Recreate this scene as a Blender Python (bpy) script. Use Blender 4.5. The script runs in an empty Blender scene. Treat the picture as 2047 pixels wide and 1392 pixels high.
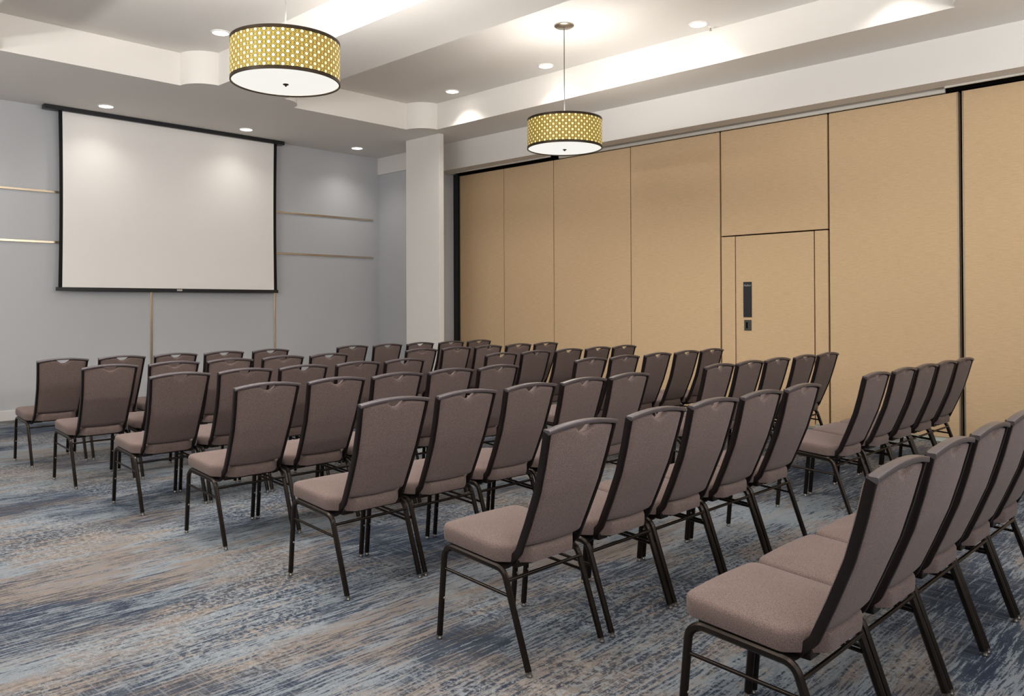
import bpy, bmesh, math
from mathutils import Vector, Matrix, geometry
PI = math.pi
sc = bpy.context.scene
COL = sc.collection

# ------------------------------------------------------------------ camera model (2047 x 1392 frame)
F, TH, PH, RR, H = 1623.8611, .8013, .008, -.0039, 1.4
CX, CY = 1023.5, 599.9555
S_, C_ = math.sin(TH), math.cos(TH)

def ray(px, py):
    x, y = px - CX, py - CY
    x0 = x * math.cos(RR) + y * math.sin(RR); y0 = -x * math.sin(RR) + y * math.cos(RR)
    r, u2 = x0 / F, -y0 / F
    d = math.cos(PH) - u2 * math.sin(PH); u = math.sin(PH) + u2 * math.cos(PH)
    return Vector((d * S_ + r * C_, d * C_ - r * S_, u))

def at_y(px, py, Y):
    v = ray(px, py)
    return Vector((0, 0, H)) + v * (Y / v.y)

# ------------------------------------------------------------------ node helpers
def new_mat(name):
    m = bpy.data.materials.new(name); m.use_nodes = True
    nt = m.node_tree; nt.nodes.clear()
    out = nt.nodes.new('ShaderNodeOutputMaterial')
    return m, nt, out

def nd(nt, t, **kw):
    n = nt.nodes.new(t)
    for k, v in kw.items(): setattr(n, k, v)
    return n

def lin(c):
    return tuple((x / 255 / 12.92 if x / 255 <= .04045 else ((x / 255 + .055) / 1.055) ** 2.4) for x in c) + (1,)

def math_n(nt, op, a, b=None, c=None):
    n = nt.nodes.new('ShaderNodeMath'); n.operation = op
    for i, v in enumerate((a, b, c)):
        if v is None: continue
        if isinstance(v, (int, float)): n.inputs[i].default_value = v
        else: nt.links.new(v, n.inputs[i])
    return n.outputs[0]

def mix_c(nt, fac, a, b, mode='MIX'):
    n = nt.nodes.new('ShaderNodeMix'); n.data_type = 'RGBA'; n.blend_type = mode
    for sock, v in ((n.inputs[0], fac), (n.inputs[6], a), (n.inputs[7], b)):
        if isinstance(v, (int, float)): sock.default_value = v
        elif isinstance(v, tuple): sock.default_value = v
        else: nt.links.new(v, sock)
    return n.outputs[2]

def noise(nt, vec, scale, detail=2, rough=.5, dist=0.):
    n = nt.nodes.new('ShaderNodeTexNoise')
    n.inputs['Scale'].default_value = scale; n.inputs['Detail'].default_value = detail
    n.inputs['Roughness'].default_value = rough; n.inputs['Distortion'].default_value = dist
    if vec is not None: nt.links.new(vec, n.inputs['Vector'])
    return n.outputs['Fac']

def mapping(nt, vec, scale=(1, 1, 1), rot=(0, 0, 0), loc=(0, 0, 0)):
    n = nt.nodes.new('ShaderNodeMapping')
    n.inputs['Scale'].default_value = scale; n.inputs['Rotation'].default_value = rot; n.inputs['Location'].default_value = loc
    nt.links.new(vec, n.inputs['Vector'])
    return n.outputs[0]

def step(nt, x, lo, hi):
    n = nt.nodes.new('ShaderNodeMapRange'); n.interpolation_type = 'SMOOTHSTEP'
    n.inputs['From Min'].default_value = lo; n.inputs['From Max'].default_value = hi
    nt.links.new(x, n.inputs['Value'])
    return n.outputs[0]

def coords(nt, kind='Object'):
    return nt.nodes.new('ShaderNodeTexCoord').outputs[kind]

def bsdf(nt, out, color, rough=.5, metal=0., spec=.5, bump=None, bump_s=.1, bump_d=.002, sheen=0.):
    b = nt.nodes.new('ShaderNodeBsdfPrincipled')
    if isinstance(color, tuple): b.inputs['Base Color'].default_value = color
    else: nt.links.new(color, b.inputs['Base Color'])
    if isinstance(rough, (int, float)): b.inputs['Roughness'].default_value = rough
    else: nt.links.new(rough, b.inputs['Roughness'])
    b.inputs['Metallic'].default_value = metal; b.inputs['Specular IOR Level'].default_value = spec
    b.inputs['Sheen Weight'].default_value = sheen
    if bump is not None:
        bp = nt.nodes.new('ShaderNodeBump'); bp.inputs['Strength'].default_value = bump_s; bp.inputs['Distance'].default_value = bump_d
        nt.links.new(bump, bp.inputs['Height']); nt.links.new(bp.outputs[0], b.inputs['Normal'])
    nt.links.new(b.outputs[0], out.inputs[0])
    return b

def plain(name, rgb, rough=.5, metal=0., spec=.5, var=.04, scale=3., bump=0., bscale=120.):
    m, nt, out = new_mat(name)
    co = coords(nt)
    n = noise(nt, co, scale, 3)
    c = lin(rgb)
    a = tuple(x * (1 - var) for x in c[:3]) + (1,); b = tuple(min(1, x * (1 + var)) for x in c[:3]) + (1,)
    col = mix_c(nt, n, a, b)
    bsdf(nt, out, col, rough, metal, spec, noise(nt, co, bscale, 2) if bump else None, bump, .001)
    return m

def emissive(name, rgb, strength):
    m, nt, out = new_mat(name)
    n = noise(nt, coords(nt), 4., 1)
    e = nt.nodes.new('ShaderNodeEmission')
    c = lin(rgb)
    nt.links.new(mix_c(nt, n, tuple(x * .97 for x in c[:3]) + (1,), c), e.inputs[0])
    e.inputs[1].default_value = strength
    nt.links.new(e.outputs[0], out.inputs[0])
    return m

# ------------------------------------------------------------------ materials
M = {}
M['wall'] = plain('cool_grey_wall_paint', (190, 191, 194), .75, 0, .2, .015, 1.2, .05, 180)
M['ceiling'] = plain('ceiling_paint', (228, 224, 219), .85, 0, .15, .012, 1., .04, 150)
M['bulkhead'] = plain('bulkhead_paint', (222, 219, 215), .85, 0, .15, .012, 1., .04, 150)
M['dark_wall'] = plain('neutral_wall_paint', (150, 148, 146), .8, 0, .15, .02)
M['dim_wall'] = plain('darkened_wall_paint', (112, 109, 106), .8, 0, .15, .02)  # unseen left wall, darkened to keep its reflection off the chair posts
M['base'] = plain('white_trim_paint', (214, 212, 212), .45, 0, .4, .01)
M['brass'] = plain('brushed_brass', (206, 192, 172), .25, .85, .5, .06, 8.)
M['screen_white'] = plain('matte_screen_white', (238, 235, 232), .8, 0, .15, .008, .6)
M['black'] = plain('black_masking', (22, 22, 24), .6, 0, .25, .1)
M['black_metal'] = plain('black_powder_coat', (44, 45, 48), .35, .2, .5, .08)
M['void'] = plain('dark_joint', (16, 14, 12), .9, 0, .05, .05)
M['bronze'] = plain('dark_bronze_tube', (44, 36, 31), .26, .6, .5, .1, 20.)
M['frame_brown'] = plain('espresso_frame_enamel', (24, 16, 15), .34, .0, .4, .08, 16.)
M['rail_sheen'] = plain('sheen_lightened_rail_enamel', (104, 97, 99), .34, .55, .8, .05, 16.)  # dark frame enamel made paler: the bright ceiling's sheen is in the colour
M['pan'] = plain('black_seat_pan', (28, 25, 24), .6, 0, .3, .08)
M['steel'] = plain('glide_nickel', (140, 136, 130), .28, .9, .5, .06, 30.)
M['clear'] = plain('milky_bumper', (150, 145, 138), .4, 0, .5, .05)
M['track'] = plain('pale_track_metal', (206, 203, 196), .4, .2, .5, .05)
M['seal'] = plain('pale_sweep_seal', (198, 204, 194), .5, 0, .4, .05)
M['alu'] = plain('panel_edge_aluminium', (150, 138, 120), .4, .5, .5, .05)
M['nickel'] = plain('brushed_nickel', (168, 160, 150), .3, .95, .5, .06, 20.)
M['rod'] = plain('pale_rod', (128, 128, 128), .3, .5, .5, .04)
M['rim'] = plain('dark_bronze_rim', (48, 36, 18), .4, .4, .5, .1)
M['plate'] = plain('charcoal_plate', (48, 48, 52), .4, .1, .4, .06)
M['latch'] = plain('grey_latch', (86, 86, 80), .35, .5, .5, .06)
M['letter'] = plain('silver_lettering', (190, 186, 180), .4, .2, .5, .03)
M['white_plastic'] = plain('white_plastic', (232, 230, 226), .4, 0, .4, .01)
M['lens'] = emissive('downlight_lens', (255, 250, 240), 9.)
M['diffuser'] = emissive('pendant_diffuser', (255, 252, 246), .80)

def fabric(name, c1, c2, s=1.):
    m, nt, out = new_mat(name)
    co = coords(nt)
    a = noise(nt, mapping(nt, co, (1, 1, 1)), 420 * s, 2, .6)
    b = noise(nt, mapping(nt, co, (260 * s, 900 * s, 900 * s)), 1, 1)
    big = noise(nt, co, 6, 3)
    f = math_n(nt, 'ADD', math_n(nt, 'MULTIPLY', a, .6), math_n(nt, 'MULTIPLY', b, .4))
    col = mix_c(nt, step(nt, f, .36, .64), lin(c1), lin(c2))
    col = mix_c(nt, math_n(nt, 'MULTIPLY', big, .22), col, lin(c1))
    bsdf(nt, out, col, .95, 0, .12, f, .5, .0012, .12)
    return m
M['uph'] = fabric('taupe_woven_upholstery', (88, 75, 72), (131, 115, 110))

def partition_mat():
    m, nt, out = new_mat('tan_partition_vinyl')
    co = coords(nt)
    g = noise(nt, mapping(nt, co, (3., 9., 260.)), 1, 3, .6)
    g2 = noise(nt, mapping(nt, co, (40., 40., 420.)), 1, 2)
    g3 = noise(nt, mapping(nt, co, (30, 14, 90)), 1, 2)
    big = noise(nt, co, .8, 2)
    f = math_n(nt, 'ADD', math_n(nt, 'MULTIPLY', g, .5), math_n(nt, 'MULTIPLY', g2, .3))
    f = math_n(nt, 'ADD', f, math_n(nt, 'MULTIPLY', g3, .2))
    col = mix_c(nt, step(nt, f, .32, .68), lin((197, 171, 138)), lin((214, 189, 155)))
    col = mix_c(nt, math_n(nt, 'MULTIPLY', big, .2), col, lin((188, 158, 126)))
    bsdf(nt, out, col, .8, 0, .2, f, .2, .001)
    return m
M['tan'] = partition_mat()

def carpet_mat():
    m, nt, out = new_mat('patterned_carpet')
    co = coords(nt)
    warp = nt.nodes.new('ShaderNodeTexNoise'); warp.inputs['Scale'].default_value = 1.6; warp.inputs['Detail'].default_value = 2
    nt.links.new(co, warp.inputs['Vector'])
    wv = nt.nodes.new('ShaderNodeVectorMath'); wv.operation = 'SUBTRACT'; nt.links.new(warp.outputs['Color'], wv.inputs[0]); wv.inputs[1].default_value = (.5, .5, .5)
    ws = nt.nodes.new('ShaderNodeVectorMath'); ws.operation = 'SCALE'; nt.links.new(wv.outputs[0], ws.inputs[0]); ws.inputs['Scale'].default_value = .05
    wa = nt.nodes.new('ShaderNodeVectorMath'); wa.operation = 'ADD'; nt.links.new(co, wa.inputs[0]); nt.links.new(ws.outputs[0], wa.inputs[1])
    cw = wa.outputs[0]
    def madd(a, k, o): return math_n(nt, 'MULTIPLY', math_n(nt, 'SUBTRACT', a, o), k)
    A = noise(nt, mapping(nt, cw, (.55, 1.25, 1), (0, 0, .12), (3.2, 1.7, 0)), 1, 5, .62, .2)
    s1 = noise(nt, mapping(nt, cw, (4.2, 60, 1)), 1, 4, .62)
    s2 = noise(nt, mapping(nt, cw, (8.5, 92, 1), (0, 0, 0), (5, 2, 0)), 1, 4, .62)
    s3 = noise(nt, mapping(nt, cw, (1.5, 12, 1), (0, 0, 0), (1, 9, 0)), 1, 3, .6)
    y1 = noise(nt, mapping(nt, cw, (70, 3.4, 1), (0, 0, 0), (2, 3, 0)), 1, 4, .62)
    spk = noise(nt, mapping(nt, co, (70, 150, 1)), 1, 2, .6)
    B = noise(nt, mapping(nt, cw, (.7, 1.6, 1), (0, 0, -.1), (7.7, 4.1, 0)), 1, 5, .62, .3)
    def ramp(x, stops):
        rp = nt.nodes.new('ShaderNodeValToRGB'); cr = rp.color_ramp
        nt.links.new(x, rp.inputs[0])
        cr.elements[0].position, cr.elements[0].color = stops[0][0], lin(stops[0][1]); cr.elements[1].position, cr.elements[1].color = stops[-1][0], lin(stops[-1][1])
        for p, c in stops[1:-1]:
            e = cr.elements.new(p); e.color = lin(c)
        return rp.outputs[0]
    b = math_n(nt, 'ADD', B, madd(s3, .3, .5)); b = math_n(nt, 'ADD', b, madd(spk, .12, .5))
    light = ramp(b, [(.36, (118, 127, 136)), (.48, (133, 139, 144)), (.545, (129, 122, 119)), (.60, (133, 124, 116)), (.66, (128, 123, 121)), (.74, (118, 127, 136))])
    dark = ramp(b, [(.38, (42, 51, 68)), (.50, (62, 70, 83)), (.60, (73, 73, 79)), (.70, (44, 53, 70))])
    st = math_n(nt, 'ADD', madd(s1, 1.0, .5), madd(s2, .9, .5)); st = math_n(nt, 'ADD', st, madd(spk, .4, .5))
    st = math_n(nt, 'ADD', st, madd(A, 1.15, .5)); st = math_n(nt, 'ADD', st, madd(s3, .22, .5))
    k = step(nt, st, -.09, .07)
    col = mix_c(nt, k, dark, light)
    # cross hatch zones
    zone = step(nt, noise(nt, mapping(nt, co, (.6, .6, 1), (0, 0, 0), (11, 5, 0)), 1, 2), .46, .58)
    kx = math_n(nt, 'MULTIPLY', step(nt, y1, .52, .62), math_n(nt, 'MULTIPLY', zone, .5))
    col = mix_c(nt, kx, col, lin((128, 132, 138)))
    # scribbled pale veins in patches
    vz = step(nt, noise(nt, mapping(nt, co, (.8, .8, 1), (0, 0, 0), (4, 8, 0)), 1, 2), .45, .57)
    r1 = noise(nt, co, 11, 4, .65, 1.5)
    v1 = math_n(nt, 'SUBTRACT', 1., step(nt, math_n(nt, 'ABSOLUTE', madd(r1, 1., .5)), .010, .04))
    r2 = noise(nt, mapping(nt, co, (7, 24, 1), (0, 0, .5)), 1, 4, .62, 1.2)
    v2 = math_n(nt, 'SUBTRACT', 1., step(nt, math_n(nt, 'ABSOLUTE', madd(r2, 1., .5)), .010, .045))
    r3 = noise(nt, mapping(nt, co, (20, 6, 1), (0, 0, .4), (3, 1, 0)), 1, 4, .62, 1.2)
    v3 = math_n(nt, 'SUBTRACT', 1., step(nt, math_n(nt, 'ABSOLUTE', madd(r3, 1., .5)), .010, .04))
    brk = step(nt, noise(nt, co, 38, 2), .43, .55)
    vv = math_n(nt, 'MULTIPLY', math_n(nt, 'MAXIMUM', math_n(nt, 'MAXIMUM', v1, v2), v3), math_n(nt, 'MULTIPLY', vz, brk))
    col = mix_c(nt, math_n(nt, 'MULTIPLY', vv, .8), col, mix_c(nt, step(nt, s3, .5, .58), lin((148, 153, 157)), lin((156, 147, 139))))
    sp = noise(nt, co, 300, 2, .7)
    col = mix_c(nt, math_n(nt, 'MULTIPLY', step(nt, sp, .35, .7), .30), col, lin((58, 62, 72)))
    bsdf(nt, out, col, 1., 0, .05, sp, .6, .004, .05)
    return m
M['carpet'] = carpet_mat()

def shade_mat():
    # staggered dots inside rings on a gold drum (object coordinates; z up, axis at origin)
    m, nt, out = new_mat('gold_lattice_shade')
    co = coords(nt)
    sx = nt.nodes.new('ShaderNodeSeparateXYZ'); nt.links.new(co, sx.inputs[0])
    ang = math_n(nt, 'ARCTAN2', sx.outputs[1], sx.outputs[0])
    u = math_n(nt, 'MULTIPLY', ang, 38 / (2 * PI)); v = math_n(nt, 'MULTIPLY', math_n(nt, 'ADD', sx.outputs[2], -.034), 1 / .0610)
    def lattice(du, dv):
        a = math_n(nt, 'ADD', u, du); b = math_n(nt, 'ADD', v, dv)
        fa = math_n(nt, 'SUBTRACT', a, math_n(nt, 'ROUND', a)); fb = math_n(nt, 'SUBTRACT', b, math_n(nt, 'ROUND', b))
        ax = math_n(nt, 'MULTIPLY', fa, .0653); bz = math_n(nt, 'MULTIPLY', fb, .0610)
        d = math_n(nt, 'SQRT', math_n(nt, 'ADD', math_n(nt, 'MULTIPLY', ax, ax), math_n(nt, 'MULTIPLY', bz, bz)))
        dash = math_n(nt, 'MULTIPLY', math_n(nt, 'LESS_THAN', math_n(nt, 'ABSOLUTE', bz), .0020), math_n(nt, 'GREATER_THAN', math_n(nt, 'ABSOLUTE', ax), .0165))
        return d, dash
    d1, h1 = lattice(0, 0); d2, h2 = lattice(.5, .5)
    dm = math_n(nt, 'MINIMUM', d1, d2)
    rp = nt.nodes.new('ShaderNodeValToRGB'); cr = rp.color_ramp; cr.interpolation = 'CONSTANT'
    nt.links.new(math_n(nt, 'MULTIPLY', dm, 1 / .03), rp.inputs[0])
    cream, dk, gold = lin((252, 234, 172)), lin((40, 30, 10)), lin((206, 178, 88))
    els = [(0, cream), (.39, dk), (.56, gold), (.67, dk), (.80, gold)]
    cr.elements[0].position = 0; cr.elements[0].color = cream; cr.elements[1].position = .39; cr.elements[1].color = dk
    for p, c in els[2:]:
        e = cr.elements.new(p); e.color = c
    hh = math_n(nt, 'MAXIMUM', math_n(nt, 'MULTIPLY', h1, math_n(nt, 'GREATER_THAN', d2, .0165)), math_n(nt, 'MULTIPLY', h2, math_n(nt, 'GREATER_THAN', d1, .0165)))
    col = mix_c(nt, math_n(nt, 'MULTIPLY', hh, .9), rp.outputs[0], dk)
    b = bsdf(nt, out, col, .45, .1, .4)
    nt.links.new(col, b.inputs['Emission Color']); b.inputs['Emission Strength'].default_value = .30
    return m
M['shade'] = shade_mat()

# ------------------------------------------------------------------ mesh helpers
def box(bm, x0, x1, y0, y1, z0, z1, bev=0.):
    vs = [bm.verts.new((x, y, z)) for x in (x0, x1) for y in (y0, y1) for z in (z0, z1)]
    fs = [bm.faces.new([vs[i] for i in f]) for f in ((0, 1, 3, 2), (4, 6, 7, 5), (0, 4, 5, 1), (2, 3, 7, 6), (0, 2, 6, 4), (1, 5, 7, 3))]
    if bev:
        es = list({e for f in fs for e in f.edges})
        bmesh.ops.bevel(bm, geom=es, offset=bev, segments=2, affect='EDGES', profile=.5)

def rprof(w, h, r, n=3):
    p = []
    for cx, cy, a0 in ((w / 2 - r, h / 2 - r, 0), (-w / 2 + r, h / 2 - r, PI / 2), (-w / 2 + r, -h / 2 + r, PI), (w / 2 - r, -h / 2 + r, 1.5 * PI)):
        for i in range(n + 1):
            a = a0 + i / n * PI / 2
            p.append((cx + r * math.cos(a), cy + r * math.sin(a)))
    return p

def circ(r, n=12):
    return [(r * math.cos(2 * PI * i / n), r * math.sin(2 * PI * i / n)) for i in range(n)]

def sweep(bm, pts, prof, axis):
    pts = [Vector(p) for p in pts]; axis = Vector(axis)
    loops = []
    for i, p in enumerate(pts):
        if i == 0: t = pts[1] - p
        elif i == len(pts) - 1: t = p - pts[i - 1]
        else: t = (pts[i + 1] - p).normalized() + (p - pts[i - 1]).normalized()
        t.normalize()
        a = (axis - t * axis.dot(t)).normalized(); b = t.cross(a)
        loops.append([bm.verts.new(p + a * u + b * v) for u, v in prof])
    n = len(prof)
    for l0, l1 in zip(loops, loops[1:]):
        for k in range(n):
            bm.faces.new((l0[k], l0[(k + 1) % n], l1[(k + 1) % n], l1[k]))
    bm.faces.new(list(reversed(loops[0]))); bm.faces.new(loops[-1])

def fillet(pts, rad, n=6):
    pts = [Vector(p) for p in pts]; out = [pts[0]]
    for i in range(1, len(pts) - 1):
        p, a, b = pts[i], (pts[i - 1] - pts[i]).normalized(), (pts[i + 1] - pts[i]).normalized()
        r = rad[i - 1] if isinstance(rad, (list, tuple)) else rad
        if not r: out.append(p); continue
        ang = a.angle(b); d = r / math.tan(ang / 2)
        c = p + (a + b).normalized() * (r / math.sin(ang / 2))
        s, e = p + a * d - c, p + b * d - c
        tot = s.angle(e)
        for k in range(n + 1):
            t = k / n
            out.append(c + (s * math.sin((1 - t) * tot) + e * math.sin(t * tot)) / math.sin(tot))
    out.append(pts[-1])
    return out

def lathe(bm, prof, n=48, cap0=True, cap1=True):
    loops = [[bm.verts.new((r * math.cos(2 * PI * k / n), r * math.sin(2 * PI * k / n), z)) for k in range(n)] for r, z in prof]
    for l0, l1 in zip(loops, loops[1:]):
        for k in range(n):
            bm.faces.new((l0[k], l0[(k + 1) % n], l1[(k + 1) % n], l1[k]))
    if cap0: bm.faces.new(list(reversed(loops[0])))
    if cap1: bm.faces.new(loops[-1])

def obj(name, bm, mat, parent=None, smooth=False, angle=40):
    bmesh.ops.recalc_face_normals(bm, faces=bm.faces[:])
    me = bpy.data.meshes.new(name); bm.to_mesh(me); bm.free()
    for mm in (mat if isinstance(mat, list) else [mat]): me.materials.append(mm)
    if smooth:
        for p in me.polygons: p.use_smooth = True
        me.set_sharp_from_angle(angle=math.radians(angle))
    o = bpy.data.objects.new(name, me); COL.objects.link(o)
    if parent is not None: o.parent = parent
    return o

def tag(o, label=None, cat=None, group=None, kind=None):
    for k, v in (('label', label), ('category', cat), ('group', group), ('kind', kind)):
        if v: o[k] = v
    return o

def thing(name, label, cat, loc=(0, 0, 0), group=None):
    o = bpy.data.objects.new(name, None); o.empty_display_size = .1; COL.objects.link(o); o.location = loc
    return tag(o, label, cat, group)

def struct(name, bm, mat, **kw):
    o = obj(name, bm, mat, **kw); o['kind'] = 'structure'
    return o

def dup(root, loc, label, group):
    r = root.copy(); COL.objects.link(r); r.location = loc; r['label'] = label; r['group'] = group
    for ch in list(root.children):
        c = ch.copy(); COL.objects.link(c); c.parent = r
        for g in ch.children:
            d = g.copy(); COL.objects.link(d); d.parent = c
    return r

# ------------------------------------------------------------------ room
XL, XR, Y0, Y1, ZS, ZC = -2.4, 8.575, -1.9, 11.57, 4.0, 4.38
XP = 9.0
bm = bmesh.new(); box(bm, XL - .1, XP + .4, Y0 - .1, Y1 + .1, -.1, 0); struct('floor', bm, M['carpet'])
bm = bmesh.new(); box(bm, XL - .1, XP + .4, Y1, Y1 + .1, 0, ZC + .05); struct('wall_front', bm, M['wall'])
bm = bmesh.new(); box(bm, XL - .1, XL, Y0, Y1, 0, ZC + .05); struct('wall_left', bm, M['dim_wall'])
bm = bmesh.new(); box(bm, XL - .1, XP + .4, Y0 - .1, Y0, 0, ZC + .05); struct('wall_back', bm, M['dark_wall'])
bm = bmesh.new(); box(bm, 8.60, 9.3, 10.03, Y1, 0, 3.71); struct('wall_right', bm, M['wall'])
bm = bmesh.new(); box(bm, XP + .10, XP + .35, Y0, 10.03, 0, 3.70); struct('wall_recess', bm, M['void'])  # black colour stands in for the dark of the recess behind the panels
bm = bmesh.new()
box(bm, XR, 8.82, Y0, 10.03, 3.577, ZC + .05); box(bm, 8.82, 9.35, Y0, 10.03, 3.70, ZC + .05)
box(bm, XR, 9.3, 10.03, Y1, 3.71, ZC + .05)
struct('wall_bulkhead', bm, M['bulkhead'])
bm = bmesh.new(); box(bm, 7.97, 8.062, 9.23, 10.02, 0, ZS, .004); struct('wall_pillar', bm, M['bulkhead'])

# coffered ceiling with scalloped corners
def coffer_outline(x0, x1, y0, y1, r=.315, n=28):
    pts = []
    for cx, cy, a0, a1 in ((x0, y0, 90, 0), (x1, y0, 180, 90), (x1, y1, 270, 180), (x0, y1, 360, 270)):
        for i in range(n + 1):
            a = math.radians(a0 + (a1 - a0) * i / n)
            pts.append((cx + r * math.cos(a), cy + r * math.sin(a)))
    return pts
COFF = [(-1.43, 1.07), (1.93, 4.43), (5.29, 7.78)]
CY0, CY1 = 1.82, 9.37
bm = bmesh.new()
outer = [(XL, Y0), (XR, Y0), (XR, Y1), (XL, Y1)]
holes = [coffer_outline(a, b, CY0, CY1) for a, b in COFF]
polys = [[Vector((x, y, 0)) for x, y in p] for p in [outer] + holes]
flat = [p for q in polys for p in q]
vv = [bm.verts.new((p.x, p.y, ZS)) for p in flat]
for t in geometry.tessellate_polygon(polys): 
    try: bm.faces.new([vv[i] for i in t])
    except ValueError: pass
k = 4
for h in holes:
    n = len(h)
    lo = vv[k:k + n]; hi = [bm.verts.new((x, y, ZC)) for x, y in h]
    for i in range(n):
        bm.faces.new((lo[i], lo[(i + 1) % n], hi[(i + 1) % n], hi[i]))
    k += n
v4 = [bm.verts.new((x, y, ZC)) for x, y in outer]; bm.faces.new(v4)
struct('ceiling', bm, M['ceiling'])

# trims on the screen wall
for i, z in enumerate((2.907, 2.255)):
    bm = bmesh.new(); box(bm, XL, 8.468, Y1 - .012, Y1, z - .016, z + .016, .003); struct('trim_%d' % (i + 1), bm, M['brass'])
for i, x in enumerate((2.756, 4.667, 6.578)):
    bm = bmesh.new(); box(bm, x - .016, x + .016, Y1 - .012, Y1, .127, 2.238, .003); struct('trim_%d' % (i + 3), bm, M['brass'])
bm = bmesh.new(); box(bm, XL, 8.6, Y1 - .018, Y1, 0, .127, .004); struct('baseboard_front', bm, M['base'])

# ------------------------------------------------------------------ operable partition
ZT = 3.548
def panel_box(bm, ya, yb, z0, z1):
    box(bm, XP, XP + .08, ya, yb, z0, z1, .003)
ords = ['leftmost', 'second from left', 'third from left', 'fourth from left', 'fifth from left', 'sixth from left', 'seventh from left', 'far right']
ed = [9.915, 8.888, 7.86, 6.479, 5.126, 3.777, 2.431, 1.08, -.27, -1.62]
desc = ['narrow tan fabric partition panel beside the black jamb post at the far end',
        'second narrow tan partition panel from the black jamb post',
        'wide tan partition panel behind the hanging right pendant, left of two wide panels',
        'wide tan partition panel directly left of the pass door panel',
        'tan partition panel holding the pass door with header and stiles',
        'wide tan partition panel directly right of the pass door panel',
        'tan partition panel at the right edge of the picture', 
        'tan partition panel beyond the right edge of the picture', 'tan partition panel nearest the back wall']
for i, (ya, yb) in enumerate(zip(ed, ed[1:])):
    g1 = .006 if i < 3 else .011; g0 = .006 if i < 4 else .011
    if i == 6: g0 = .016
    if i == 5: g1 = .016
    a, b = yb + g1, ya - g0
    t = thing('partition_panel', desc[i], 'partition panel', (0, 0, 0), 'sliding partition panels')
    if i == 4:
        bm = bmesh.new(); panel_box(bm, a, b, 2.258, ZT); obj('header_panel', bm, M['tan'], t)
        bm = bmesh.new(); panel_box(bm, 4.934, b, .05, 2.244); obj('stile', bm, M['tan'], t)
        bm = bmesh.new(); panel_box(bm, a, 3.937, .05, 2.244); obj('stile', bm, M['tan'], t)
        bm = bmesh.new(); box(bm, XP + .012, XP + .06, a, b, .004, .05); obj('bottom_seal', bm, M['seal'], t)
    else:
        bm = bmesh.new(); panel_box(bm, a, b, .05, ZT); obj('panel_face', bm, M['tan'], t)
        bm = bmesh.new(); box(bm, XP + .006, XP + .06, a, b, .004, .05); obj('bottom_seal', bm, M['seal'], t)
    if i in (0, 5, 6):
        for y in ([a, b] if i == 6 else [a] if i == 5 else [b]):
            s = -1 if y == b else 1
            bm = bmesh.new(); box(bm, XP - .003, XP + .02, min(y, y + s * .014), max(y, y + s * .014), .05, ZT); obj('edge_trim', bm, M['alu'], t)
bm = bmesh.new(); box(bm, XP - .03, XP + .09, 9.925, 10.028, 0, 3.577); struct('trim_6', bm, M['black_metal'])
# track covers above the panels, and black filler for the shaded gap
bm = bmesh.new(); box(bm, 8.955, 8.99, 2.56, 7.72, ZT + .004, 3.70, .002); struct('trim_7', bm, M['track'])
bm = bmesh.new(); box(bm, 8.805, 8.83, Y0, 2.52, 3.560, 3.577); box(bm, 8.805, 8.83, 7.76, 10.02, 3.560, 3.577); struct('trim_8', bm, M['track'])
bm = bmesh.new(); box(bm, 8.98, 9.09, Y0, 2.55, ZT + .012, 3.70); box(bm, 8.98, 9.09, 7.73, 9.92, ZT + .012, 3.70); struct('trim_9', bm, M['void'])  # black boxes paint the shade of the open gap above the panels
# pass door
bm = bmesh.new(); box(bm, XP, XP + .06, 3.950, 4.922, .022, 2.243, .003)
door = struct('door_1', bm, M['tan'])
bm = bmesh.new(); box(bm, XP - .006, XP, 4.712, 4.822, 1.26, 1.685, .002)
pl = obj('pull_plate', bm, M['plate'], door); pl['label'] = 'long charcoal plate'
cu = bpy.data.curves.new('plate_lettering', 'FONT'); cu.body = 'Hufcor'; cu.size = .034; cu.shear = .25; cu.align_x = 'CENTER'; cu.extrude = .0004
cu.materials.append(M['letter'])
tx = bpy.data.objects.new('plate_lettering', cu); COL.objects.link(tx); tx.parent = pl
tx.matrix_world = Matrix.Translation((XP - .0068, 4.767, 1.632)) @ Matrix(((0, 0, -1), (-1, 0, 0), (0, 1, 0))).to_4x4()
bm = bmesh.new(); box(bm, XP - .008, XP, 4.717, 4.812, 1.099, 1.228, .004)
la = obj('flush_pull', bm, M['latch'], door); la['label'] = 'small grey flush pull'
bm = bmesh.new(); box(bm, XP - .0095, XP - .008, 4.764, 4.786, 1.125, 1.200, .0005); obj('finger_slot', bm, M['void'], la)

# ------------------------------------------------------------------ projection screen
ps = thing('projection_screen', 'large white projection screen with black borders lowered on the grey wall', 'projection screen', (4.96, 11.45, 0))
def pbox(name, mat, x0, x1, y0, y1, z0, z1, bev=0., parent=ps):
    bm = bmesh.new(); box(bm, x0 - 4.96, x1 - 4.96, y0 - 11.45, y1 - 11.45, z0, z1, bev); return obj(name, bm, mat, parent)
pbox('ceiling_housing', M['black_metal'], 3.262, 6.662, 11.40, 11.50, 3.945, 4.0, .004)
bm = bmesh.new()
rows_ = 14; vl = []
for k in range(rows_ + 1):
    z = 1.668 + (3.95 - 1.668) * k / rows_
    ins = .014 * math.sin(PI * k / rows_)
    vl.append([bm.verts.new((x - 4.96, 0, z)) for x in (3.440 + ins, 3.487 + ins * .6, 6.500 - ins * .6, 6.553 - ins)])
for k in range(rows_):
    for j in range(3):
        f = bm.faces.new((vl[k][j], vl[k][j + 1], vl[k + 1][j + 1], vl[k + 1][j])); f.material_index = 0 if j == 1 else 1
sf = obj('screen_surface', bm, [M['screen_white'], M['black']], ps)
wb = pbox('weight_bar', M['black_metal'], 3.414, 6.567, 11.435, 11.465, 1.626, 1.672, .004)
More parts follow.
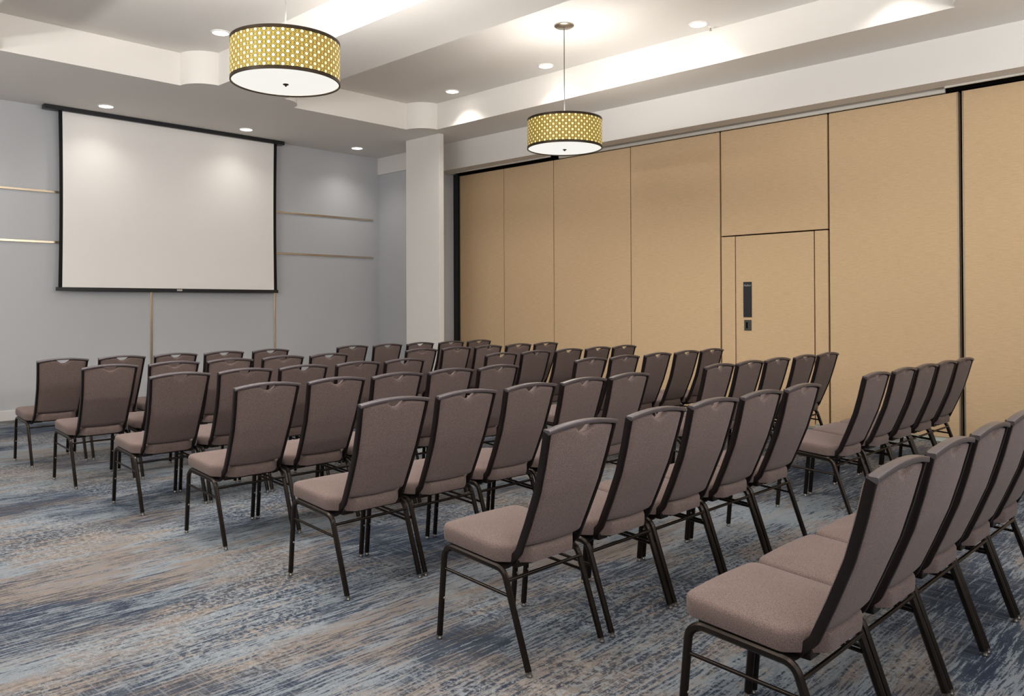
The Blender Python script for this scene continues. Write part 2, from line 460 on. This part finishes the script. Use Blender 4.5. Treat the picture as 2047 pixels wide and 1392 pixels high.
lb = pbox('maker_label', M['letter'], 4.972, 5.048, 11.4335, 11.435, 1.638, 1.662, .0003, wb)

# ------------------------------------------------------------------ ceiling fittings
def spot(loc, power, size=2.2, blend=1., col=(1, .95, .88), rad=.07):
    l = bpy.data.lights.new('downlight_lamp', 'SPOT'); l.energy = power; l.spot_size = size; l.spot_blend = blend; l.color = col; l.shadow_soft_size = rad
    o = bpy.data.objects.new('downlight_lamp', l); COL.objects.link(o); o.location = loc
def downlight(x, y, z, label, power):
    t = thing('downlight', label, 'downlight', (x, y, z), 'recessed ceiling downlights')
    bm = bmesh.new(); lathe(bm, [(.084, -.004), (.084, -.010), (.100, -.006), (.102, 0)], 40, False, False); obj('trim_ring', bm, M['white_plastic'], t, True)
    bm = bmesh.new(); lathe(bm, [(.0855, -.005), (.05, -.0058), (.01, -.006)], 40, False, True); obj('lens', bm, M['lens'], t, True)
    spot((x, y, z - .03), power)
PW = 60
downlight(3.864, 11.0, ZS, 'round downlight in the soffit above the left part of the screen', PW * .28)
downlight(5.801, 11.0, ZS, 'round downlight in the soffit above the right part of the screen', PW * .28)
downlight(7.764, 11.03, ZS, 'round downlight in the soffit between screen and pillar', PW * .45)
downlight(4.113, 8.361, ZC, 'round downlight in the left coffer beside the left pendant', PW)
downlight(7.482, 8.383, ZC, 'round downlight in the far corner of the right coffer', PW)
downlight(7.505, 6.673, ZC, 'round downlight in the right coffer just left of the right pendant rod', PW * .6)
downlight(7.53, 4.536, ZC, 'round downlight in the right coffer beside the sprinkler head', PW * .9)
# the same fittings outside the frame: lamps only
for x, y, k in ((2.24, 8.37, 1), (5.6, 8.37, 1), (2.24, 4.54, 1.7), (4.11, 4.54, .9), (5.6, 4.54, .7), (7.5, 2.6, .6), (5.6, 2.6, .4), (4.11, 2.6, .7), (2.24, 2.6, 1.2), (.8, 4.5, 1.0), (-1.1, 4.5, .5), (.8, 8.37, 1.3), (-1.1, 8.37, .9), (.8, 2.4, .8), (-1.1, 2.4, .4)):
    spot((x, y, ZC - .03), PW * k)
for x in (1.93, 0, -1.5): spot((x, 11.0, ZS - .03), PW)
for x, k in ((7.76, .4), (5.8, .3), (3.86, .5), (1.93, .8), (0, .8)): spot((x, .3, ZS - .03), PW * k)
for y in (5.5,):
    l = bpy.data.lights.new('pendant_glow', 'POINT'); l.energy = 90; l.color = (1, .985, .965); l.shadow_soft_size = .15
    o = bpy.data.objects.new('pendant_glow', l); COL.objects.link(o); o.location = (-.18, y, 3.35)  # lamp without a fitting, added to lighten the left side

t = thing('sprinkler_head', 'small white sprinkler head on the ceiling beside a downlight', 'sprinkler', (7.70, 4.49, ZC))
bm = bmesh.new(); lathe(bm, [(.032, 0), (.032, -.006), (.014, -.012), (.012, -.014)], 24); obj('escutcheon', bm, M['white_plastic'], t, True)
bm = bmesh.new(); lathe(bm, [(.006, -.012), (.006, -.036), (.016, -.038), (.016, -.041)], 16); obj('deflector', bm, M['nickel'], t, True)

def pendant(x, y, label, glow, zb=3.065, R=.395, hh=.312):
    t = thing('pendant_light', label, 'pendant light', (x, y, zb), 'drum pendant lights')
    bm = bmesh.new()
    n = 96
    lathe(bm, [(R, .022), (R, hh - .022), (R - .006, hh - .022), (R - .006, .022)], n, False, False)
    sh = obj('lamp_shade', bm, M['shade'], t, True, 60)
    bm = bmesh.new()
    for z0, z1 in ((0, .024), (hh - .024, hh)):
        lathe(bm, [(R - .008, z0), (R + .002, z0), (R + .002, z1), (R - .008, z1), (R - .008, z0)], n, False, False)
    obj('rim', bm, M['rim'], t, True, 40)
    bm = bmesh.new(); lathe(bm, [(R - .009, .010), (R * .8, .003), (R * .5, -.002), (.02, -.004)], n, False, True); obj('diffuser', bm, M['diffuser'], t, True, 60)
    bm = bmesh.new(); lathe(bm, [(.021, -.004), (.021, -.009), (.008, -.012), (.008, -.019), (.004, -.022)], 20); obj('finial', bm, M['rim'], t, True)
    bm = bmesh.new(); lathe(bm, [(.0055, .05), (.0055, ZC - zb - .02)], 14); 
    obj('rod', bm, M['rod'], t, True)
    bm = bmesh.new()
    for k in range(3):
        a = 2 * PI * k / 3 + .4
        sweep(bm, [(0, 0, hh - .04), ((R - .006) * math.cos(a), (R - .006) * math.sin(a), hh - .04)], circ(.004, 8), (0, 0, 1))
    obj('spider', bm, M['rod'], t, True)
    bm = bmesh.new(); lathe(bm, [(.105, ZC - zb), (.105, ZC - zb - .012), (.085, ZC - zb - .024), (.02, ZC - zb - .026)], 40); obj('canopy', bm, M['nickel'], t, True, 30)
    l = bpy.data.lights.new('pendant_glow', 'POINT'); l.energy = glow; l.color = (1, .985, .965); l.shadow_soft_size = .15
    o = bpy.data.objects.new('pendant_glow', l); COL.objects.link(o); o.location = (x, y, zb + hh - .045)
    spot((x, y, zb - .05), 130, 2.9, 1., (1, .97, .92), .25)
pendant(3.165, 5.40, 'larger nearer drum pendant with gold lattice shade, left of the two', 125)
pendant(6.56, 5.57, 'smaller farther drum pendant with gold lattice shade and visible ceiling canopy, on the right', 54)

# ------------------------------------------------------------------ banquet chair
ZTOP, ARCH = .938, .021
POST = [(-.092, .366), (-.162, .440), (-.215, .560), (-.268, .690), (-.302, .803), (-.337, .937)]   # (y, z) centre line above the bend
def post_y(z):
    for (ya, za), (yb, zb) in zip(POST, POST[1:]):
        if z <= zb or (yb, zb) == POST[-1]: return ya + (yb - ya) * (z - za) / (zb - za)
def post_x(z):
    t = max(0., min(1., (z - .42) / .51)); return .1765 + .0080 * t + .0170 * t ** 2.2
def bow(x, z):                                                  # the back curves slightly in plan
    return -.010 * (1 - min(1, abs(x) / .205) ** 2)

def seat_mesh():
    out = []
    def arc(cx, cy, r, a0, a1, n):
        for i in range(n + 1):
            a = math.radians(a0 + (a1 - a0) * i / n); out.append((cx + r * math.cos(a), cy + r * math.sin(a)))
    W, FY, NY, TW, RY = .2325, .247, -.100, .122, -.186
    arc(W - .05, FY - .05, .05, 0, 90, 7)
    for i in range(1, 8): out.append((W - .05 - (2 * W - .1) * i / 8, FY + .006 * math.sin(PI * i / 8)))
    arc(-W + .05, FY - .05, .05, 90, 180, 7)
    for i in range(1, 6): out.append((-W, FY - .05 + (-.075 - FY + .05) * i / 6))
    diag = [(.2325, -.075), (.2300, -.088), (.2220, -.0985), (.1980, -.1190), (.1740, -.1395), (.1500, -.1600), (.1340, -.1735), (.1260, -.1805), (.1170, -.1850), (.1070, -.1868)]
    out += [(-x, y) for x, y in diag]
    for i in range(1, 6): out.append((-.107 + .214 * i / 6, RY))
    out += [(x, y) for x, y in reversed(diag)]
    for i in range(1, 6): out.append((W, -.075 + (FY - .05 + .075) * i / 6))
    n = len(out)
    nor = []
    for i in range(n):
        ax, ay = out[i - 1]; bx, by = out[(i + 1) % n]
        d = Vector((by - ay, -(bx - ax))); d.normalize(); nor.append(d)
    bm = bmesh.new(); loops = []
    def zb(y): return .425 + (y - .238) * .084
    def ring(ins, z, s=1.):
        loops.append([bm.verts.new(((x - d.x * ins) * s, (y - d.y * ins - .03) * s + .03, zb((y - d.y * ins - .03) * s + .03) + z)) for (x, y), d in zip(out, nor)])
    ring(.010, 0); ring(.002, .003); ring(0, .012); ring(-.001, .030); ring(-.001, .050); ring(.002, .0585); ring(.007, .0645); ring(.013, .0675)
    ring(.013, .0710, .94); ring(.013, .0770, .80); ring(.013, .0815, .6); ring(.013, .084, .4); ring(.013, .085, .2)
    for l0, l1 in zip(loops, loops[1:]):
        for k in range(n): bm.faces.new((l0[k], l0[(k + 1) % n], l1[(k + 1) % n], l1[k]))
    bm.faces.new(list(reversed(loops[0]))); bm.faces.new(loops[-1])
    return bm

def pan_mesh():
    bm = bmesh.new()
    for y0, y1, w in ((-.09, .19, .165), (-.16, -.09, .11)):
        vs = []
        for x in (-w, w):
            for y in (y0, y1):
                for dz in (-.010, .002): vs.append(bm.verts.new((x, y, .425 + (y - .238) * .084 + dz)))
        for f in ((0, 1, 3, 2), (4, 6, 7, 5), (0, 4, 5, 1), (2, 3, 7, 6), (0, 2, 6, 4), (1, 5, 7, 3)): bm.faces.new([vs[i] for i in f])
    return bm

def back_mesh():
    bm = bmesh.new(); loops = []
    NU, NV = 22, 20
    us = [-1 + 2 * i / NU for i in range(NU + 1)]
    vs_ = [0, .008, .03, .07] + [.07 + .83 * i / NV for i in range(1, NV)] + [.92, .955, .982, 1.]
    def zt(x):
        z = ZTOP - .0175 + ARCH * (1 - (x / .205) ** 2)
        return z - .030 * math.exp(-(x / .040) ** 4)
    def zb_(x): return .456 + .008 * (x / .18) ** 2
    for v in vs_:
        e = min(v, 1 - v)
        th = 1. if e > .03 else math.sqrt(max(0., 1 - (1 - e / .03) ** 2)) * .86 + .14
        ring = []
        for side in (0, 1):
            for u in (us if side == 0 else reversed(us)):
                if side == 1 and abs(u) > .999: continue
                x = u * .185
                z = zb_(x) + (zt(x) - zb_(x)) * v
                x = u * (post_x(z) - .0065)
                edge = max(0., (abs(u) - .80) / .20)
                rnd = math.sqrt(max(0., 1 - edge ** 2.2))
                yb, yf = -.006 - .006 * rnd, .002 + .034 * rnd
                m_ = .008
                y = post_y(z) + bow(x, z) + m_ + ((yb - m_) if side == 0 else (yf - m_)) * th
                ring.append(bm.verts.new((x, y, z)))
        loops.append(ring)
    n = len(loops[0])
    for l0, l1 in zip(loops, loops[1:]):
        for k in range(n): bm.faces.new((l0[k], l0[(k + 1) % n], l1[(k + 1) % n], l1[k]))
    for l in (loops[0], loops[-1]):
        for i in range(1, NU):
            a, b, c_, d = l[i - 1 + 0], l[i], None, None
        # close with quads between the back and the front rows
        back = l[:NU + 1]; front = [back[-1]] + l[NU + 1:] + [back[0]]; front = list(reversed(front))
        for i in range(NU):
            q = []
            for p in (back[i], back[i + 1], front[i + 1], front[i]):
                if p not in q: q.append(p)
            if len(q) >= 3:
                try: bm.faces.new(q)
                except ValueError: pass
    return bm

def frame_mesh():
    bm = bmesh.new(); pr = rprof(.016, .031, .003, 2)
    for s in (-1, 1):
        path = [(s * .2125, .19, .4145), (s * .204, 0, .3985), (s * .179, POST[0][0], POST[0][1] + .006)] + [(s * post_x(z), y, z) for y, z in POST[1:]]
        pth = fillet(path, [.3, .034, .05, .2, .3, .3], 5)
        sweep(bm, pth, pr, (1, 0, 0))
        # bracket tying the post to the seat
        x0, x1 = sorted((s * .110, s * .176))
        box(bm, x0, x1, -.150, -.112, .376, .404, .003)
    return bm

def rail_mesh():
    bm = bmesh.new()
    pts = []
    for i in range(17):
        u = -1 + 2 * i / 16; x = u * (post_x(.93) + .008)
        pts.append((x, POST[-1][0] + bow(x * .9, .93) , ZTOP - .009 + ARCH * (1 - u * u)))
    sweep(bm, pts, rprof(.034, .018, .003, 2), (0, 1, 0))
    return bm

HT = .2215
def leg_mesh(s, front):
    bm = bmesh.new()
    if front: path = [(s * HT, .2585, .018), (s * HT, .222, .4045), (s * HT, .05, .3905)]
    else: path = [(s * HT, -.2525, .018), (s * HT, -.124, .376), (s * HT, .05, .3905)]
    sweep(bm, fillet(path, [.055], 8), rprof(.022, .028, .0075, 1), (1, 0, 0))
    return bm
def glide_mesh(s, front):
    bm = bmesh.new(); y = .260 if front else -.2585
    lathe(bm, [(.0105, 0), (.0115, .003), (.011, .007), (.0085, .010), (.0085, .022)], 16)
    bmesh.ops.translate(bm, verts=bm.verts[:], vec=(s * HT, y, 0))
    return bm
def bumper_mesh(s):
    bm = bmesh.new(); bmesh.ops.create_uvsphere(bm, u_segments=10, v_segments=6, radius=.0048)
    bmesh.ops.translate(bm, verts=bm.verts[:], vec=(s * (HT + .0), .242 - .0145, .18))
    return bm

ORD = ['first', 'second', 'third', 'fourth', 'fifth', 'sixth', 'seventh']
def make_chair(label, loc, group):
    t = thing('banquet_chair', label, 'chair', loc, group)
    se = obj('seat', seat_mesh(), M['uph'], t, True, 50)
    obj('seat_pan', pan_mesh(), M['pan'], se)
    obj('backrest', back_mesh(), M['uph'], t, True, 70)
    obj('back_frame', frame_mesh(), M['frame_brown'], t, True, 35)
    obj('top_rail', rail_mesh(), M['rail_sheen'], t, True, 35)
    for fr in (True, False):
        for s in (-1, 1):
            lg = obj('leg', leg_mesh(s, fr), M['bronze'], t, True, 35)
            obj('glide', glide_mesh(s, fr), M['steel'], lg, True, 40)
            if fr: obj('bumper', bumper_mesh(s), M['clear'], lg, True)
    for s in (-1, 1):
        bm = bmesh.new(); sweep(bm, [(s * HT, .226, .305), (s * HT, -.144, .280)], circ(.0065, 10), (1, 0, 0)); obj('side_stretcher', bm, M['bronze'], t, True)
    bm = bmesh.new(); sweep(bm, [(-HT, -.146, .338), (HT, -.146, .338)], circ(.0075, 10), (0, 0, 1)); obj('rear_stretcher', bm, M['bronze'], t, True)
    return t

ROWY = {1: .839, 2: 2.027, 3: 3.203, 4: 4.393, 5: 5.547, 6: 6.748, 7: 7.931}
# top left corner of each chair back as seen in the frame (column, line), rows counted from the camera
TL = {
 7: [(72.4, 722.8), (195.5, 717.6), (306.9, 712.4), (406.9, 707.2), (503.4, 702.8), (672.4, 695.2), (744.8, 691.7), (812, 688.3), (875.9, 685.2), (933, 683.2)],
 6: [(161.4, 737.6), (295.5, 730.7), (412, 723.8), (522.4, 717.6), (617.9, 711.4), (809.3, 703), (881.8, 698.5), (947.6, 694.5), (1010, 691), (1066.5, 687.9)],
 5: [(296.6, 755.5), (433.8, 747.6), (554.1, 740), (669.7, 729.7), (766.6, 722.8), (968.7, 711.4), (1040.2, 707.5), (1108.3, 703.7), (1168.7, 700.5), (1223.1, 695.7)],
 4: [(467.2, 779.7), (612.8, 765.9), (739, 755.5), (855.2, 745.9), (953.4, 736.6), (1148.5, 723.5), (1219, 716), (1287.9, 711.8), (1348.3, 706.9), (1399, 702)],
 3: [(715.5, 812.4), (870.8, 796), (1007.5, 781), (1120.3, 765), (1216.7, 756.8), (1407.1, 737.7), (1469.9, 730.8), (1527.3, 723.5), (1586.4, 717.4), (1634.3, 710.1)],
 2: [(1087.9, 864), (1252.2, 836), (1372.9, 815.1), (1478.5, 797.3), (1567.6, 781.6), (1725.4, 753.8), (1783.7, 744.2), (1828.4, 735.2), (1870.5, 726.9), (1904.3, 719)],
 1: [(1734.9, 955.9), (1840.8, 909.5), (1928.8, 868.4), (2010.9, 842.3), None]}
first = None
for r in range(1, 8):
    lastx = None
    row_txt = ORD[7 - r] + ' row from screen'
    for k, p in enumerate(TL[r]):
        cy_ = ROWY[r] + (.328 if r < 5 else .318)
        if p is None: x, cy_ = lastx + .49, lasty
        elif r <= 3: x = at_y(p[0], p[1], cy_ - .328).x + .211
        else: x = at_y(p[0], p[1], ROWY[r]).x + .208
        if lastx is not None and k != 5: x = max(x, lastx + .482)
        lastx, lasty = x, cy_
        blk, n = ('left', k) if k < 5 else ('right', k - 5)
        pos = ['leftmost', 'second from left', 'middle', 'second from right', 'rightmost'][n]
        label = 'taupe banquet chair, %s of %s block, %s' % (pos, blk, row_txt)
        grp = 'banquet chairs in the %s block' % blk
        loc = (x, cy_, 0)
        if first is None: first = make_chair(label, loc, grp)
        else: dup(first, loc, label, grp)

# ------------------------------------------------------------------ soft daylight from windows behind the camera, and added fill uplights
def area(loc, rot, sx, sy, power, col):
    l = bpy.data.lights.new('window_daylight', 'AREA'); l.shape = 'RECTANGLE'; l.size = sx; l.size_y = sy; l.energy = power; l.color = col
    o = bpy.data.objects.new('window_daylight', l); COL.objects.link(o); o.location = loc; o.rotation_euler = rot
area((2.5, Y0 + .05, 2.1), (PI / 2, 0, 0), 6., 2.4, 55, (.90, .94, 1.))

l = bpy.data.lights.new('fill_uplight', 'AREA'); l.shape = 'RECTANGLE'; l.size = 9; l.size_y = .3; l.energy = 290; l.color = (1, .99, .97)  # unseen lamp without a fitting, added to brighten ceiling and coffers
o = bpy.data.objects.new('fill_uplight', l); COL.objects.link(o); o.location = (3, Y0 + .2, 2.5); o.rotation_euler = (math.radians(140), 0, 0)
l = bpy.data.lights.new('fill_uplight', 'AREA'); l.shape = 'RECTANGLE'; l.size = .3; l.size_y = 9; l.energy = 260; l.color = (1, .99, .97)  # second added fill lamp, along the unseen left wall
o = bpy.data.objects.new('fill_uplight', l); COL.objects.link(o); o.location = (XL + .2, 5, 2.5); o.rotation_euler = (0, math.radians(-140), 0)

# ------------------------------------------------------------------ world, camera
w = bpy.data.worlds.new('world'); sc.world = w; w.use_nodes = True
w.node_tree.nodes['Background'].inputs[0].default_value = (.6, .65, .7, 1); w.node_tree.nodes['Background'].inputs[1].default_value = .2
cam = bpy.data.cameras.new('camera'); co = bpy.data.objects.new('camera', cam); COL.objects.link(co)
cam.sensor_fit = 'HORIZONTAL'; cam.sensor_width = 36; cam.lens = F / 2047 * 36; cam.shift_x = 0; cam.shift_y = -(696 - CY) / 2047
cam.clip_start = .05; cam.clip_end = 60
fw = Vector((S_ * math.cos(PH), C_ * math.cos(PH), math.sin(PH))); r0 = Vector((C_, -S_, 0)); u0 = r0.cross(fw)
rt = r0 * math.cos(RR) + u0 * math.sin(RR); up = -r0 * math.sin(RR) + u0 * math.cos(RR)
mw = Matrix.Identity(4)
for i in range(3): mw[i][0], mw[i][1], mw[i][2] = rt[i], up[i], -fw[i]
mw.translation = (0, 0, H)
co.matrix_world = mw
sc.camera = co

sc.view_settings.view_transform = 'Standard'; sc.view_settings.look = 'None'; sc.view_settings.exposure = .27; sc.view_settings.gamma = .9
cy = sc.cycles
cy.max_bounces = 8; cy.diffuse_bounces = 5; cy.glossy_bounces = 3; cy.use_adaptive_sampling = True; cy.adaptive_threshold = .03; cy.transmission_bounces = 4
cy.sample_clamp_indirect = 6.; cy.use_denoising = True; cy.caustics_reflective = False; cy.caustics_refractive = False
